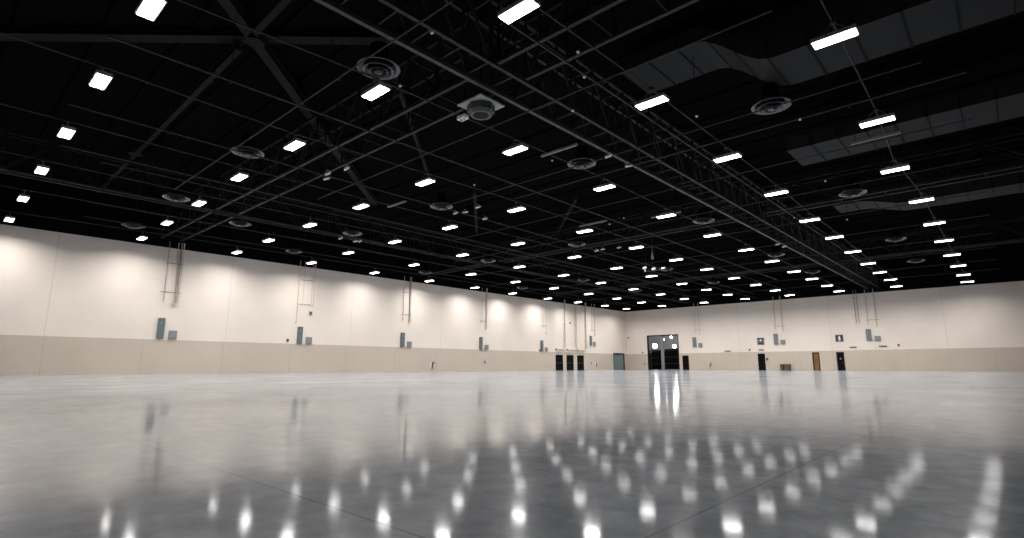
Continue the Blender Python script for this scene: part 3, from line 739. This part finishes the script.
def sensor_proto():
    t = empty('ceiling_sensor')
    m = MB(); m.lathe([(0,-.035),(.028,-.03),(.044,-.015),(.05,.01),(.05,.035),(0,.035)], n=16); m.build('sensor_dome', M['white'], t)
    m = MB(); m.tube([(0,0,.035),(0,0,Z_DECK-9.55)], .012, 6); m.build('sensor_stem', M['steel'], t)
    return t
SENS = [(-11.05,8.63,'left of the nearest light'),(-14.15,9.78,'just right of the light nearest the camera at upper left'),(-8.56,12.2,'at upper middle by the conduit'),(-9.25,13.5,'just under the upper middle conduit'),(-10.93,15.15,'below the trussed track'),
        (-7.74,18.67,'right of the second light of its row'),(-4.94,21.6,'below the diffuser under the large duct'),(-6.0,30.05,'left of the second dark duct'),(-19.65,18.4,'in the middle, between two lights'),(-14.56,18.5,'left of the second round diffuser in the middle'),(-9.2,36.4,'beside a light right of the track'),(-6.85,39.2,'near the third dark duct'),(-18.75,29.85,'over the centre of the hall'),(-17.27,29.2,'right of the centre of the hall')]
sp_ = None
for u, v, lab in SENS:
    if sp_ is None: sp_ = sensor_proto(); t = sp_
    else: t = copy_tree(sp_)
    t.location = (u*kz(9.55), v*kz(9.55), 9.55); tag(t, 'tiny white ceiling sensor ' + lab, 'sensor', 'tiny white ceiling sensors')
def spot_proto():
    t = empty('ceiling_spotlight')
    m = MB(); m.tube([(-.14,0,-.02),(.12,0,.02)], .058, 12); m.tube([(.12,0,.02),(.18,0,.03)], .04, 10); m.build('lamp_body', M['white'], t)
    m = MB(); m.box((-.02,-.1,-.02),(.02,-.08,.16)); m.box((-.02,.08,-.02),(.02,.1,.16)); m.box((-.02,-.1,.14),(.02,.1,.17)); m.build('yoke', M['midgrey'], t)
    m = MB(); m.tube([(0,0,.17),(0,0,Z_DECK-9.35)], .014, 6); m.build('mounting_rod', M['steel'], t)
    return t
SPOT = [(-23.7,12.4,.3,'upper one of the left pair'),(-24.4,12.72,.5,'lower one of the left pair'),(-22.4,12.66,.1,'single one right of the left pair'),(-24.3,21.2,.2,'left one of four left of the centre'),(-23.7,21.45,.9,'second of four left of the centre'),(-22.35,21.25,.3,'third of four left of the centre'),(-23.85,23.3,.4,'lowest of four left of the centre'),
        (-35.5,19.9,.3,'left one of three near the left truss'),(-35.55,21.15,.7,'middle one of three near the left truss'),(-35.3,21.4,.1,'right one of three near the left truss'),(-24.05,36.2,.2,'left one of three far over the hall'),(-23.4,36.1,.6,'middle one of three far over the hall'),(-22.05,36.4,.3,'right one of three far over the hall'),
        (-12.35,19.75,.1,'pale one beside the round diffuser by the track'),(-12.3,21.4,.8,'large pale one clamped below the track'),(-12.43,43.7,.3,'upper one of two far along the track'),(-12.3,44.9,.4,'lower one of two far along the track')]
so_ = None
for u, v, rz, lab in SPOT:
    if so_ is None: so_ = spot_proto(); t = so_
    else: t = copy_tree(so_)
    t.location = (u*kz(9.35), v*kz(9.35), 9.35); t.rotation_euler = (0, 0, rz); tag(t, 'small white ceiling spotlight, ' + lab, 'spotlight', 'small white ceiling spotlights')

# lighting rig hanging low over the middle of the hall
t = empty('hanging_light_rig', (-19.8, 37.4, 7.75)); tag(t, 'small lamp bar on a cable hanging below the roof right of centre', 'lighting rig')
m = MB(); m.tube([(-.55,0,2.03),(-.45,0,2.15),(-.25,.1,2.12),(-.12,.1,1.9)], .035, 8); m.tube([(-.55,0,2.03),(-.55,0,0)], .012, 6); m.tube([(.02,.1,Z_DECK-7.75),(.02,.1,1.9)], .02, 6); m.build('rig_cable', M['steel_lt'], t)
m = MB(); m.lathe([(.0,.95),(.1,.95),(.09,1.3),(.05,1.5),(.03,1.9),(0,1.9)], (.02,.1,0), 10); m.build('hoist_motor', M['midgrey'], t)
m = MB(); m.tube([(.02,.1,.95),(.02,.1,.0)], .012, 6); m.tube([(-.75,0,0),(1.25,0,0)], .03, 8); m.build('rig_bar', M['steel_lt'], t)
for dx, dz in ((-.62,.3),(.15,.12),(.95,.08)):
    m = MB(); m.tube([(dx-.14,0,dz),(dx+.12,0,dz+.04)], .085, 10); m.tube([(dx,0,dz),(dx,0,0)], .02, 6); m.build('rig_lamp', M['white'], t)

# ------------------------------------------------------------------ camera, world, colour
cam = bpy.data.cameras.new('camera'); co = bpy.data.objects.new('camera', cam); COL.objects.link(co)
F, PITCH, YAW, ROLL = 540.084, .182167, .737753, -.00084
cs, sn, cp, sp_n = math.cos(YAW), math.sin(YAW), math.cos(PITCH), math.sin(PITCH)
rgt = Vector((cs, sn, 0)); fwd = Vector((-sn*cp, cs*cp, sp_n)); up = rgt.cross(fwd)
R_, U_ = rgt*math.cos(ROLL)+up*math.sin(ROLL), up*math.cos(ROLL)-rgt*math.sin(ROLL)
co.matrix_world = Matrix(((R_.x, U_.x, -fwd.x, 0), (R_.y, U_.y, -fwd.y, 0), (R_.z, U_.z, -fwd.z, .48), (0, 0, 0, 1)))
cam.sensor_fit = 'HORIZONTAL'; cam.sensor_width = 36.0; cam.lens = F*36/1024
cam.shift_x = -4/1024; cam.shift_y = -1.5/1024; cam.clip_start = .05; cam.clip_end = 400
S.camera = co
w = bpy.data.worlds.new('world'); S.world = w; w.use_nodes = True
w.node_tree.nodes['Background'].inputs[0].default_value = (0, 0, 0, 1)
S.view_settings.view_transform = 'Standard'; S.view_settings.look = 'None'
S.view_settings.gamma = 1.0; S.view_settings.use_curve_mapping = False
S.view_settings.exposure = 0.0
S.cycles.max_bounces = 8; S.cycles.diffuse_bounces = 5; S.cycles.glossy_bounces = 4
